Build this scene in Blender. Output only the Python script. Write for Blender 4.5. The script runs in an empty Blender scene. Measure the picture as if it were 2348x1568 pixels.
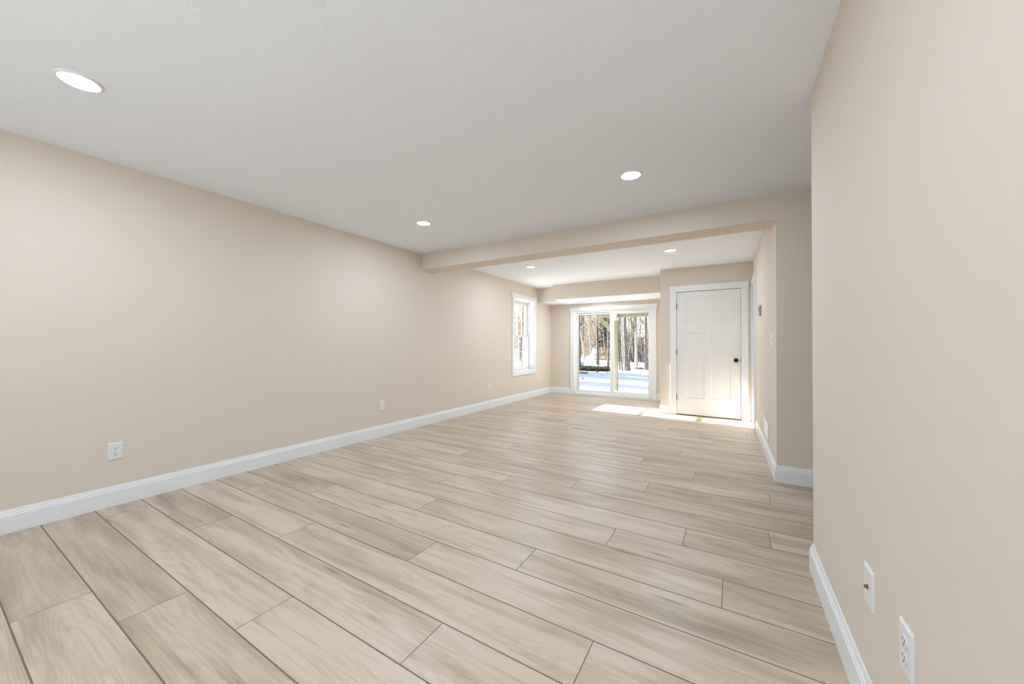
import bpy, bmesh, math, random
from mathutils import Vector, Matrix

random.seed(7)
scene = bpy.context.scene
COL = scene.collection
V = Vector

# ------------------------------------------------------------------ camera
H = 2.44                       # ceiling height
cam_d = bpy.data.cameras.new('camera')
cam_d.sensor_fit = 'HORIZONTAL'; cam_d.sensor_width = 36.0; cam_d.lens = 12.8686
cam_d.clip_start = 0.01; cam_d.clip_end = 300
cam = bpy.data.objects.new('camera', cam_d); COL.objects.link(cam)
fw = V((-0.51218863, 0.85882451, 0.00912507)); rt = V((0.85886851, 0.51219134, 0.00221496)); up = rt.cross(fw)
M = Matrix((rt, up, -fw)).transposed().to_4x4(); M.translation = V((0, 0, 1.145))
cam.matrix_world = M
scene.camera = cam

# ------------------------------------------------------------------ world, sun, exposure
SKY_STRENGTH = 0.28
SUN_STRENGTH = 22.5
LAMP_COL = (0.79, 0.955, 1.13)
LAMP_W = 8.2                  # watts per recessed light
sun_dir = V((1, -0.075, -0.385)).normalized()
w = bpy.data.worlds.new('sky'); scene.world = w; w.use_nodes = True
nt = w.node_tree; nt.nodes.clear()
sky = nt.nodes.new('ShaderNodeTexSky'); sky.sky_type = 'NISHITA'; sky.sun_disc = False
sky.sun_elevation = math.radians(21.0); sky.sun_rotation = math.radians(-86)
sky.air_density = 1.0; sky.dust_density = 2.0
bgn = nt.nodes.new('ShaderNodeBackground'); bgn.inputs[1].default_value = SKY_STRENGTH
wo = nt.nodes.new('ShaderNodeOutputWorld')
nt.links.new(sky.outputs[0], bgn.inputs[0]); nt.links.new(bgn.outputs[0], wo.inputs[0])
sl = bpy.data.lights.new('sun', 'SUN'); sl.energy = SUN_STRENGTH; sl.angle = math.radians(0.5); sl.color = (1.0, 0.985, 0.955)
so = bpy.data.objects.new('sun', sl); COL.objects.link(so)
so.rotation_euler = sun_dir.to_track_quat('-Z', 'Y').to_euler(); so.location = (-12, 7, 8)
scene.view_settings.view_transform = 'Standard'; scene.view_settings.look = 'None'
scene.view_settings.gamma = 1.0; scene.view_settings.exposure = 0.53
scene.view_settings.use_curve_mapping = False
scene.cycles.max_bounces = 9; scene.cycles.diffuse_bounces = 5; scene.cycles.glossy_bounces = 4
scene.cycles.transparent_max_bounces = 16; scene.cycles.sample_clamp_indirect = 6.0
scene.cycles.use_denoising = True; scene.cycles.use_adaptive_sampling = True; scene.cycles.adaptive_threshold = 0.03

# ------------------------------------------------------------------ materials
def mat(name, col, rough=0.6, spec=0.4, metal=0.0, bump=None, emit=None, var=None):
    m = bpy.data.materials.new(name); m.use_nodes = True
    n = m.node_tree.nodes; l = m.node_tree.links; b = n['Principled BSDF']
    b.inputs['Base Color'].default_value = (*col, 1); b.inputs['Roughness'].default_value = rough
    b.inputs['Specular IOR Level'].default_value = spec; b.inputs['Metallic'].default_value = metal
    tc = n.new('ShaderNodeTexCoord')
    if var:                                        # (scale, colour, amount-low, amount-high)
        nz = n.new('ShaderNodeTexNoise'); nz.inputs['Scale'].default_value = var[0]; nz.inputs['Detail'].default_value = 6
        cr = n.new('ShaderNodeValToRGB'); cr.color_ramp.elements[0].position = var[2]; cr.color_ramp.elements[1].position = var[3]
        cr.color_ramp.elements[0].color = (*col, 1); cr.color_ramp.elements[1].color = (*var[1], 1)
        l.new(tc.outputs['Object'], nz.inputs['Vector']); l.new(nz.outputs['Fac'], cr.inputs['Fac']); l.new(cr.outputs['Color'], b.inputs['Base Color'])
    if bump:                                       # (scale, strength, distance)
        nb = n.new('ShaderNodeTexNoise'); nb.inputs['Scale'].default_value = bump[0]; nb.inputs['Detail'].default_value = 3
        bp = n.new('ShaderNodeBump'); bp.inputs['Strength'].default_value = bump[1]; bp.inputs['Distance'].default_value = bump[2]
        l.new(tc.outputs['Object'], nb.inputs['Vector']); l.new(nb.outputs['Fac'], bp.inputs['Height']); l.new(bp.outputs['Normal'], b.inputs['Normal'])
    if emit:
        b.inputs['Emission Color'].default_value = (*emit[0], 1); b.inputs['Emission Strength'].default_value = emit[1]
    return m

WALL = mat('wall_paint', (0.75, 0.662, 0.572), 0.75, 0.25, bump=(260, 0.06, 0.002))
CEIL = mat('ceiling_paint', (0.875, 0.912, 0.962), 0.9, 0.1)
TRIM = mat('trim_paint', (0.835, 0.845, 0.855), 0.38, 0.4)
DOORM = mat('door_paint', (0.825, 0.805, 0.775), 0.42, 0.4, bump=(400, 0.03, 0.001))
VINYL = mat('white_vinyl', (0.82, 0.82, 0.81), 0.35, 0.45)
PLASTIC = mat("white_plastic", (0.80, 0.80, 0.80), 0.3, 0.5)
SLOT = mat('dark_slot', (0.14, 0.13, 0.12), 0.6)
BRONZE = mat('dark_bronze', (0.020, 0.014, 0.010), 0.35, 0.5, 0.6)
BRASS = mat('aged_brass', (0.30, 0.22, 0.10), 0.35, 0.5, 0.9)
GREYP = mat('grey_plastic', (0.44, 0.41, 0.42), 0.4, 0.4)
GASKET = mat('dark_gasket', (0.05, 0.05, 0.04), 0.6)
LENS = mat('lit_lens', (0.9, 0.9, 0.9), 0.5, emit=((0.97, 0.99, 1.0), 6.0))
RING = mat('light_trim', (0.80, 0.80, 0.80), 0.45)
SNOW = mat('snow', (0.86, 0.88, 0.91), 0.7, 0.2, bump=(1.6, 0.5, 0.12))
BARK = mat('bark', (0.17, 0.14, 0.12), 0.9, 0.1, bump=(14, 0.8, 0.05), var=(9, (0.30, 0.26, 0.23), 0.35, 0.7))
PALEBARK = mat('pale_bark', (0.44, 0.39, 0.33), 0.85, 0.1, var=(11, (0.28, 0.24, 0.20), 0.5, 0.75))
DARKBARK = mat('dark_bark', (0.085, 0.072, 0.062), 0.9, 0.1, var=(10, (0.19, 0.165, 0.145), 0.4, 0.75))
TWIG = mat('twig', (0.30, 0.235, 0.185), 0.9, 0.1, var=(3.0, (0.44, 0.36, 0.28), 0.35, 0.7))
LITTER = mat('leaf_litter', (0.33, 0.26, 0.19), 0.95, 0.05, bump=(5, 1.0, 0.3), var=(2.3, (0.58, 0.50, 0.40), 0.35, 0.68))
TREATED = mat('treated_lumber', (0.34, 0.305, 0.205), 0.85, 0.15, var=(6, (0.26, 0.235, 0.155), 0.4, 0.7))
GALV = mat('galvanised_steel', (0.66, 0.70, 0.72), 0.35, 0.5, 0.6)
PINK = mat('pink_flag', (0.90, 0.12, 0.42), 0.6)
ROCK = mat('rock', (0.13, 0.12, 0.12), 0.9, 0.1, var=(4, (0.25, 0.24, 0.24), 0.4, 0.7))
NEEDLE = mat('evergreen_needles', (0.10, 0.12, 0.07), 0.9, 0.1)
BRUSH = mat('brush', (0.05, 0.042, 0.03), 0.95, 0.05, var=(5, (0.12, 0.10, 0.075), 0.4, 0.7))
BRICK = mat('brick_siding', (0.46, 0.33, 0.27), 0.9, 0.1)
BLUE = mat('blue_tarp', (0.13, 0.16, 0.36), 0.7)

# ceiling: skip-trowel texture relief
def ceil_tex(m):
    n = m.node_tree.nodes; l = m.node_tree.links; b = n['Principled BSDF']
    tc = n.new('ShaderNodeTexCoord')
    a = n.new('ShaderNodeTexNoise'); a.inputs['Scale'].default_value = 3.2; a.inputs['Detail'].default_value = 4; a.inputs['Distortion'].default_value = 1.6
    c = n.new('ShaderNodeTexNoise'); c.inputs['Scale'].default_value = 26; c.inputs['Detail'].default_value = 6; c.inputs['Distortion'].default_value = 0.7
    mu = n.new('ShaderNodeMath'); mu.operation = 'MULTIPLY'
    bp = n.new('ShaderNodeBump'); bp.inputs['Strength'].default_value = 0.26; bp.inputs['Distance'].default_value = 0.014
    l.new(tc.outputs['Object'], a.inputs['Vector']); l.new(tc.outputs['Object'], c.inputs['Vector'])
    l.new(a.outputs['Fac'], mu.inputs[0]); l.new(c.outputs['Fac'], mu.inputs[1])
    l.new(mu.outputs[0], bp.inputs['Height']); l.new(bp.outputs['Normal'], b.inputs['Normal'])
ceil_tex(CEIL)

# light oak plank floor: coordinates come from the per-plank attribute "pl" (length, width, plank seed)
def floor_mat():
    m = bpy.data.materials.new('oak_planks'); m.use_nodes = True
    n = m.node_tree.nodes; l = m.node_tree.links; b = n['Principled BSDF']
    at = n.new('ShaderNodeAttribute'); at.attribute_name = 'pl'
    rn = n.new('ShaderNodeAttribute'); rn.attribute_name = 'rnd'
    def mapn(sx, sy, sz=1):
        mp = n.new('ShaderNodeMapping'); mp.inputs['Scale'].default_value = (sx, sy, sz); l.new(at.outputs['Vector'], mp.inputs['Vector']); return mp
    def noise(mp, sc, det=4, dist=0.0, rough=0.55):
        t = n.new('ShaderNodeTexNoise'); t.inputs['Scale'].default_value = sc; t.inputs['Detail'].default_value = det
        t.inputs['Distortion'].default_value = dist; t.inputs['Roughness'].default_value = rough
        l.new(mp.outputs[0], t.inputs['Vector']); return t
    def ramp(src, p0, c0, p1, c1):
        r = n.new('ShaderNodeValToRGB'); r.color_ramp.elements[0].position = p0; r.color_ramp.elements[1].position = p1
        r.color_ramp.elements[0].color = (c0, c0, c0, 1); r.color_ramp.elements[1].color = (c1, c1, c1, 1)
        l.new(src, r.inputs['Fac']); return r
    def mul(a, c):
        x = n.new('ShaderNodeMath'); x.operation = 'MULTIPLY'; l.new(a, x.inputs[0])
        if isinstance(c, float): x.inputs[1].default_value = c
        else: l.new(c, x.inputs[1])
        return x
    # long soft dark streaks and patches
    patch = ramp(noise(mapn(0.85, 7.0), 1.5, 4.5, 0.6).outputs['Fac'], 0.34, 0.76, 0.60, 1.02)
    # growth rings: bands of a stretched, strongly warped noise field
    ringn = noise(mapn(0.42, 3.6), 1.25, 1.0, 0.15)
    sc = mul(ringn.outputs['Fac'], 26.0)
    fr = n.new('ShaderNodeMath'); fr.operation = 'PINGPONG'; l.new(sc.outputs[0], fr.inputs[0]); fr.inputs[1].default_value = 0.5
    rings = ramp(fr.outputs[0], 0.0, 0.945, 0.30, 1.01)
    # fine grain
    fine = ramp(noise(mapn(4, 170), 1.0, 4, 0.1).outputs['Fac'], 0.3, 0.93, 0.7, 1.05)
    pores = ramp(noise(mapn(2.2, 48), 1.0, 6, 0.3, 0.65).outputs['Fac'], 0.32, 0.86, 0.50, 1.0)
    # knots
    vo = n.new('ShaderNodeTexVoronoi'); vo.inputs['Scale'].default_value = 1.0; vo.inputs['Randomness'].default_value = 1.0
    l.new(mapn(1.7, 10.5).outputs[0], vo.inputs['Vector'])
    knot = ramp(vo.outputs['Distance'], 0.03, 0.66, 0.17, 1.0)
    pres = ramp(vo.outputs['Color'], 0.55, 0.0, 0.60, 1.0)
    km = n.new('ShaderNodeMix'); km.data_type = 'FLOAT'
    l.new(pres.outputs[0], km.inputs['Factor']); km.inputs[2].default_value = 1.0; l.new(knot.outputs[0], km.inputs[3])
    # rarer round knots, each inside a soft darker figure
    v2 = n.new('ShaderNodeTexVoronoi'); v2.inputs['Scale'].default_value = 1.0
    wn = noise(mapn(3.0, 9.0), 1.0, 3, 0.5); wv = n.new('ShaderNodeVectorMath'); wv.operation = 'MULTIPLY_ADD'
    l.new(wn.outputs['Color'], wv.inputs[0]); wv.inputs[1].default_value = (0.25, 0.25, 0.0); l.new(mapn(1.25, 3.6).outputs[0], wv.inputs[2])
    l.new(wv.outputs[0], v2.inputs['Vector'])
    fig = ramp(v2.outputs['Distance'], 0.05, 0.78, 0.42, 1.0); pip = ramp(v2.outputs['Distance'], 0.03, 0.62, 0.07, 1.0)
    fp = mul(fig.outputs[0], pip.outputs[0]); pres2 = ramp(v2.outputs['Color'], 0.50, 0.0, 0.62, 1.0)
    k2 = n.new('ShaderNodeMix'); k2.data_type = 'FLOAT'
    l.new(pres2.outputs[0], k2.inputs['Factor']); k2.inputs[2].default_value = 1.0; l.new(fp.outputs[0], k2.inputs[3])
    v = mul(patch.outputs[0], k2.outputs[0]); v = mul(v.outputs[0], rings.outputs[0]); v = mul(v.outputs[0], fine.outputs[0]); v = mul(v.outputs[0], pores.outputs[0]); v = mul(v.outputs[0], km.outputs[0])
    tone = ramp(rn.outputs['Fac'], 0.0, 0.90, 1.0, 1.05)
    v = mul(v.outputs[0], tone.outputs[0])
    cr = n.new('ShaderNodeValToRGB'); e = cr.color_ramp.elements
    e[0].position = 0.42; e[0].color = (0.22, 0.158, 0.107, 1); e[1].position = 1.06; e[1].color = (0.64, 0.523, 0.410, 1)
    k = e.new(0.80); k.color = (0.505, 0.392, 0.285, 1)
    l.new(v.outputs[0], cr.inputs['Fac']); l.new(cr.outputs['Color'], b.inputs['Base Color'])
    b.inputs['Roughness'].default_value = 0.36; b.inputs['Specular IOR Level'].default_value = 0.5
    bp = n.new('ShaderNodeBump'); bp.inputs['Strength'].default_value = 0.12; bp.inputs['Distance'].default_value = 0.002
    l.new(v.outputs[0], bp.inputs['Height']); l.new(bp.outputs['Normal'], b.inputs['Normal'])
    return m
OAK = floor_mat()
BEVEL = mat('plank_bevel', (0.26, 0.195, 0.14), 0.6, 0.2)

def glass_mat():
    m = bpy.data.materials.new('window_glass'); m.use_nodes = True
    n = m.node_tree.nodes; l = m.node_tree.links; n.clear()
    o = n.new('ShaderNodeOutputMaterial'); t = n.new('ShaderNodeBsdfTransparent'); t.inputs[0].default_value = (0.97, 0.985, 0.975, 1)
    g = n.new('ShaderNodeBsdfGlossy'); g.inputs['Roughness'].default_value = 0.0
    f = n.new('ShaderNodeFresnel'); f.inputs['IOR'].default_value = 1.3; x = n.new('ShaderNodeMixShader')
    ge = n.new('ShaderNodeNewGeometry'); iv = n.new('ShaderNodeMath'); iv.operation = 'SUBTRACT'; iv.inputs[0].default_value = 1.0
    mu = n.new('ShaderNodeMath'); mu.operation = 'MULTIPLY'
    l.new(ge.outputs['Backfacing'], iv.inputs[1]); l.new(f.outputs[0], mu.inputs[0]); l.new(iv.outputs[0], mu.inputs[1]); l.new(mu.outputs[0], x.inputs[0])
    l.new(t.outputs[0], x.inputs[1]); l.new(g.outputs[0], x.inputs[2]); l.new(x.outputs[0], o.inputs[0])
    return m
GLASS = glass_mat()

# ------------------------------------------------------------------ mesh helpers
class MB:
    """collects shapes; build() links them as ONE mesh object"""
    def __init__(s): s.v = []; s.f = []; s.mi = []; s.sm = []
    def poly(s, pts, faces, mi=0, smooth=False):
        o = len(s.v); s.v += [tuple(p) for p in pts]
        for f in faces: s.f.append([o + i for i in f]); s.mi.append(mi); s.sm.append(smooth)
        return s
    def box(s, x0, x1, y0, y1, z0, z1, mi=0):
        p = [(x0,y0,z0),(x1,y0,z0),(x1,y1,z0),(x0,y1,z0),(x0,y0,z1),(x1,y0,z1),(x1,y1,z1),(x0,y1,z1)]
        return s.poly(p, [(0,3,2,1),(4,5,6,7),(0,1,5,4),(1,2,6,5),(2,3,7,6),(3,0,4,7)], mi)
    def prism(s, pts, z0, z1, mi=0):               # footprint counter-clockwise
        n = len(pts)
        p = [(x, y, z0) for x, y in pts] + [(x, y, z1) for x, y in pts]
        f = [tuple(range(n))[::-1], tuple(range(n, 2*n))] + [(i, (i+1) % n, n+(i+1) % n, n+i) for i in range(n)]
        return s.poly(p, f, mi)
    def lathe(s, prof, center, axis='Z', n=40, mi=0, cap=True):   # prof: (radius, height)
        pts = []
        for r, h in prof:
            for i in range(n):
                a = 2*math.pi*i/n; c, d = r*math.cos(a), r*math.sin(a)
                q = {'Z': (c, d, h), 'Y': (d, h, c), 'X': (h, c, d)}[axis]
                pts.append((center[0]+q[0], center[1]+q[1], center[2]+q[2]))
        f = []
        for k in range(len(prof)-1):
            for i in range(n): f.append((k*n+i, k*n+(i+1) % n, (k+1)*n+(i+1) % n, (k+1)*n+i))
        s.poly(pts, f, mi, True)
        if cap:
            o = len(s.v)-len(pts)
            for k in (0, len(prof)-1):
                if prof[k][0] > 1e-6: s.f.append([o+k*n+i for i in (range(n) if k else range(n-1, -1, -1))]); s.mi.append(mi); s.sm.append(False)
        return s
    def tube(s, pts, rads, n=6, mi=0):
        ring = []
        for i, p in enumerate(pts):
            p = V(p); t = (V(pts[min(i+1, len(pts)-1)]) - V(pts[max(i-1, 0)])).normalized()
            a = t.cross(V((0.3, 1, 0.1))).normalized(); b = t.cross(a)
            ring += [p + (a*math.cos(2*math.pi*k/n) + b*math.sin(2*math.pi*k/n))*rads[i] for k in range(n)]
        f = [(i*n+k, i*n+(k+1) % n, (i+1)*n+(k+1) % n, (i+1)*n+k) for i in range(len(pts)-1) for k in range(n)]
        f += [tuple(range(n-1, -1, -1)), tuple((len(pts)-1)*n+k for k in range(n))]
        return s.poly(ring, f, mi, True)
    def sweep(s, path, prof, mi=0):                # path: 2D points, profile (offset to the LEFT of travel, z); mitred
        P = [V(p) for p in path]; sec = []
        for i, p in enumerate(P):
            ns = []
            if i > 0: d = (P[i]-P[i-1]).normalized(); ns.append(V((-d.y, d.x)))
            if i < len(P)-1: d = (P[i+1]-P[i]).normalized(); ns.append(V((-d.y, d.x)))
            m = ns[0] if len(ns) == 1 else (ns[0]+ns[1]) / (1 + ns[0].dot(ns[1]))
            sec.append([(p.x+m.x*o, p.y+m.y*o, z) for o, z in prof])
        k = len(prof); pts = [q for c in sec for q in c]
        f = [(i*k+j, i*k+(j+1) % k, (i+1)*k+(j+1) % k, (i+1)*k+j) for i in range(len(P)-1) for j in range(k)]
        f += [tuple(range(k)), tuple(range((len(P)-1)*k, len(P)*k))[::-1]]
        return s.poly(pts, f, mi)
    def build(s, name, mats, parent=None, bevel=0.0):
        me = bpy.data.meshes.new(name); me.from_pydata(s.v, [], s.f); me.update()
        for i, p in enumerate(me.polygons): p.material_index = s.mi[i]; p.use_smooth = s.sm[i]
        for m in (mats if isinstance(mats, (list, tuple)) else [mats]): me.materials.append(m)
        bm = bmesh.new(); bm.from_mesh(me); bmesh.ops.recalc_face_normals(bm, faces=bm.faces); bm.to_mesh(me); bm.free()
        o = bpy.data.objects.new(name, me); COL.objects.link(o)
        if parent is not None:
            o.parent = parent; o.matrix_parent_inverse = Matrix.Translation(-parent.location)
        if bevel:
            b = o.modifiers.new('bevel', 'BEVEL'); b.width = bevel; b.segments = 2; b.limit_method = 'ANGLE'
        return o

def empty(name, loc):
    o = bpy.data.objects.new(name, None); o.location = loc; o.empty_display_size = 0.1; COL.objects.link(o); return o
def tag(o, label, cat, group=None):
    o['label'] = label; o['category'] = cat
    if group: o['group'] = group
    return o
def struct(o, label=None, cat=None):
    o['kind'] = 'structure'
    if label: o['label'] = label
    if cat: o['category'] = cat
    return o

# ------------------------------------------------------------------ room dimensions
XL, YF, XR, YN, YB, YD = -3.772, 8.2, 0.36, 2.39, 3.807, 6.66
XP, XQ = 0.335, 0.2985          # right wall beyond the beam: near end, far end
YBACK = -1.6; XH = 1.9
XC = -1.025                     # left face of the closet
SOF = 2.122                     # soffit underside
def xw(y): return XP + (XQ-XP)*(y-YB)/(YD-YB)

# ---- floor: individual bevelled planks
def build_floor():
    y0 = 0.2418; pw = 0.2298; L = 1.845
    joints = {0:-2.543, 1:-2.167, 2:-1.712, 3:-1.021, 4:-0.459, 5:-1.474, 6:-0.942, 7:-0.035, 8:-0.617, 9:-0.240, 10:0.197,
              11:-1.104, 12:-0.580, 13:0.249, 14:-0.275, 15:-0.753, 16:-1.30, 17:-0.462, 18:-1.2, 19:-0.027}
    def jx(r):
        if r in joints: return joints[r]
        return random.Random(r*7+3).uniform(-1.845, 0)
    X0, X1, Y0, Y1 = XL-0.05, XH+0.05, YBACK-0.05, YF+0.12
    verts, faces, mi, pl, rn = [], [], [], [], []
    def quad(ps, m, seed, r):
        o = len(verts); verts.extend(ps); faces.append((o, o+1, o+2, o+3)); mi.append(m)
        for p in ps:
            pl.append((p[0]+seed[0], p[1]+seed[1], seed[2])); rn.append((r, r, r, 1))
    r = -8
    while True:
        ya = y0 + (r)*pw; yb = ya + pw
        if ya > Y1: break
        if yb > Y0:
            j = jx(r); x = j - 8*L
            while x < X1:
                xa, xb = x, x+L; x += L
                if xb <= X0: continue
                xa, xb = max(xa, X0), min(xb, X1)
                if xb-xa < 0.01: continue
                seed = (random.uniform(0, 60), random.uniform(0, 60), random.uniform(0, 60)); rv = random.random()
                gx, gy, d = 0.0016, 0.0030, 0.0022
                a = (xa+gx, ya+gy, 0); b = (xb-gx, ya+gy, 0); c = (xb-gx, yb-gy, 0); e = (xa+gx, yb-gy, 0)
                A = (xa, ya, -d); B = (xb, ya, -d); Cc = (xb, yb, -d); E = (xa, yb, -d)
                quad([a, b, c, e], 0, seed, rv)
                for q in ([A, B, b, a], [B, Cc, c, b], [Cc, E, e, c], [E, A, a, e]): quad(q, 1, seed, rv)
        r += 1
    o = len(verts)
    for p in [(X0, Y0, -0.05), (X1, Y0, -0.05), (X1, Y1, -0.05), (X0, Y1, -0.05), (X0, Y0, -0.0025), (X1, Y0, -0.0025), (X1, Y1, -0.0025), (X0, Y1, -0.0025)]: verts.append(p)
    for f in [(0,3,2,1),(0,1,5,4),(1,2,6,5),(2,3,7,6),(3,0,4,7)]:
        faces.append(tuple(o+i for i in f)); mi.append(1); pl.extend([(0, 0, 0)]*4); rn.extend([(0, 0, 0, 1)]*4)
    me = bpy.data.meshes.new('floor'); me.from_pydata(verts, [], faces); me.update()
    for i, p in enumerate(me.polygons): p.material_index = mi[i]
    a = me.attributes.new('pl', 'FLOAT_VECTOR', 'CORNER'); a.data.foreach_set('vector', [c for p in pl for c in p])
    a = me.attributes.new('rnd', 'FLOAT_COLOR', 'CORNER'); a.data.foreach_set('color', [c for p in rn for c in p])
    me.materials.append(OAK); me.materials.append(BEVEL)
    ob = bpy.data.objects.new('floor', me); COL.objects.link(ob); struct(ob, 'light oak plank floor running across the room', 'floor')
build_floor()

# ---- walls
WY0, WY1, WZ0, WZ1 = 6.39, 7.297, 0.603, 2.122          # window opening
T = 0.26
m = MB(); m.box(XL-T, XL, YBACK, WY0, -0.05, H); m.box(XL-T, XL, WY1, YF+0.2, -0.05, H); m.box(XL-T, XL, WY0, WY1, -0.05, WZ0); m.box(XL-T, XL, WY0, WY1, WZ1, H)
struct(m.build('wall_left', WALL), 'long bare beige wall on the left', 'wall')
SX0, SX1, SZ1 = -3.18, -1.425, 1.961                     # slider opening
TB = 0.2
m = MB(); m.box(XL-T, SX0, YF, YF+TB, -0.05, H); m.box(SX1, 0.45, YF, YF+TB, -0.05, H); m.box(SX0, SX1, YF, YF+TB, SZ1, H)
struct(m.build('wall_back', WALL), 'beige end wall around the sliding glass door', 'wall')
GX0, GX1, GZ0, GZ1 = -2.7, 0.22, 0.60, 2.32              # unseen window opening, added behind the viewpoint to light the ceiling
m = MB(); m.box(XL-T, GX0, YBACK-0.12, YBACK, -0.05, H); m.box(GX1, XH+0.12, YBACK-0.12, YBACK, -0.05, H); m.box(GX0, GX1, YBACK-0.12, YBACK, GZ1, H); m.box(GX0, GX1, YBACK-0.12, YBACK, -0.05, GZ0)
struct(m.build('wall_front', WALL), 'beige wall behind the viewpoint', 'wall')
m = MB(); m.box(XR, XR+0.12, YBACK, YN, 0, H); m.box(XR+0.12, XH, YN-0.12, YN, 0, H)
struct(m.build('wall_right', WALL), 'near beige wall at the right edge', 'wall')
m = MB(); m.box(XH, XH+0.12, YN-0.12, YB+0.19, -0.05, H)
struct(m.build('wall_hall', WALL), 'beige end wall of the side passage', 'wall')
DY0, DY1, DZ1 = 6.125, 6.645, 2.05                       # side doorway at the far end of the right wall
m = MB()
m.prism([(XP, YB), (XH, YB), (XH, YB+0.16), (XP+0.14, YB+0.16), (xw(DY0)+0.14, DY0), (xw(DY0), DY0)], 0, H)
m.prism([(xw(DY0), DY0), (xw(DY0)+0.14, DY0), (XQ+0.14, YD), (XQ, YD)], DZ1, H)
struct(m.build('wall_passage', WALL), 'beige wall right of the beam, turning back to the closet', 'wall')
DX0, DX1, DH = -0.780, 0.150, 2.045                      # closet door opening
m = MB(); m.box(XC, DX0, YD, YD+0.12, 0, H); m.box(DX1, XQ+0.14, YD, YD+0.12, 0, H); m.box(DX0, DX1, YD, YD+0.12, DH, H)
m.box(XC, XC+0.12, YD+0.12, YF, 0, H); m.box(XQ+0.02, XQ+0.14, YD+0.12, YF, 0, H)
struct(m.build('wall_closet', WALL), 'beige closet wall around the white door', 'wall')
# ---- ceiling, beam, soffit
m = MB(); m.box(XL-T, XH+0.12, YBACK-0.12, YF+TB, H, H+0.15)
struct(m.build('ceiling', CEIL), 'white textured ceiling', 'ceiling')
m = MB(); m.box(XL, XP, YB, YB+0.285, 2.220, H)
struct(m.build('ceiling_beam', WALL), 'beige boxed beam crossing the room', 'beam')
m = MB()
foot = [(XL, 7.475), (-3.262, 7.475), (-3.262, 7.17), (XC, 7.17), (XC, YF), (XL, YF)]
m.prism(foot, SOF+0.001, H, 0)
n = len(foot); m.poly([(x, y, SOF) for x, y in foot], [tuple(range(n))[::-1]], 1)
m.poly([(x, y, SOF) for x, y in foot] + [(x, y, SOF+0.001) for x, y in foot], [(i, (i+1) % n, n+(i+1) % n, n+i) for i in range(n)], 0)
struct(m.build('ceiling_soffit', [WALL, CEIL]), 'dropped soffit over the sliding door, stepped at its left end', 'soffit')

# ---- baseboards
BP = [(0, 0), (0.0150, 0), (0.0150, 0.1045), (0.0118, 0.1085), (0.0118, 0.1165), (0.0085, 0.1205), (0.0085, 0.1235), (0.0060, 0.1330), (0.0040, 0.1400), (0, 0.1400)]
def baseboard(name, path, label):
    struct(MB().sweep(path, BP).build(name, TRIM), label, 'baseboard')
baseboard('baseboard_left', [(XL, YF), (XL, YBACK)], 'white stepped baseboard along the left wall')
baseboard('baseboard_back', [(-3.272, YF), (XL+0.015, YF)], 'short white baseboard left of the sliding door')
baseboard('baseboard_back_right', [(XC+0.0, YF), (-1.333, YF)], 'short white baseboard right of the sliding door')
baseboard('baseboard_closet', [(-0.871, YD), (XC, YD), (XC, YF-0.015)], 'white baseboard wrapping the closet corner')
baseboard('baseboard_closet_right', [(0.27, YD), (0.24, YD)], 'sliver of white baseboard right of the closet door')
baseboard('baseboard_passage', [(XH, YB), (XP, YB), (xw(6.02), 6.02)], 'white baseboard wrapping the corner under the beam')
baseboard('baseboard_right', [(XR, YBACK+0.015), (XR, YN), (XH, YN)], 'white baseboard on the near right wall')
baseboard('baseboard_front', [(XL+0.015, YBACK), (XR, YBACK)], 'white baseboard behind the viewpoint')

# ------------------------------------------------------------------ closet door (door_1)
d1 = struct(empty('door_1', ((DX0+DX1)/2, YD, 0)), 'white three-panel closet door with dark knob', 'door')
m = MB()
m.box(-0.866, DX0+0.006, YD-0.018, YD, 0, DH-0.004); m.box(DX1-0.006, 0.238, YD-0.018, YD, 0, DH-0.004)
m.box(-0.875, 0.247, YD-0.023, YD, DH-0.004, 2.136)
m.build('door_casing', TRIM, d1, 0.002)
m = MB(); m.box(DX0, DX0+0.008, YD-0.001, YD+0.12, 0, DH); m.box(DX1-0.008, DX1, YD-0.001, YD+0.12, 0, DH); m.box(DX0, DX1, YD-0.001, YD+0.12, DH-0.008, DH)
m.box(DX0+0.008, DX0+0.02, YD+0.046, YD+0.06, 0, DH); m.box(DX1-0.02, DX1-0.008, YD+0.046, YD+0.06, 0, DH)
m.build('door_jamb', TRIM, d1)
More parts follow.
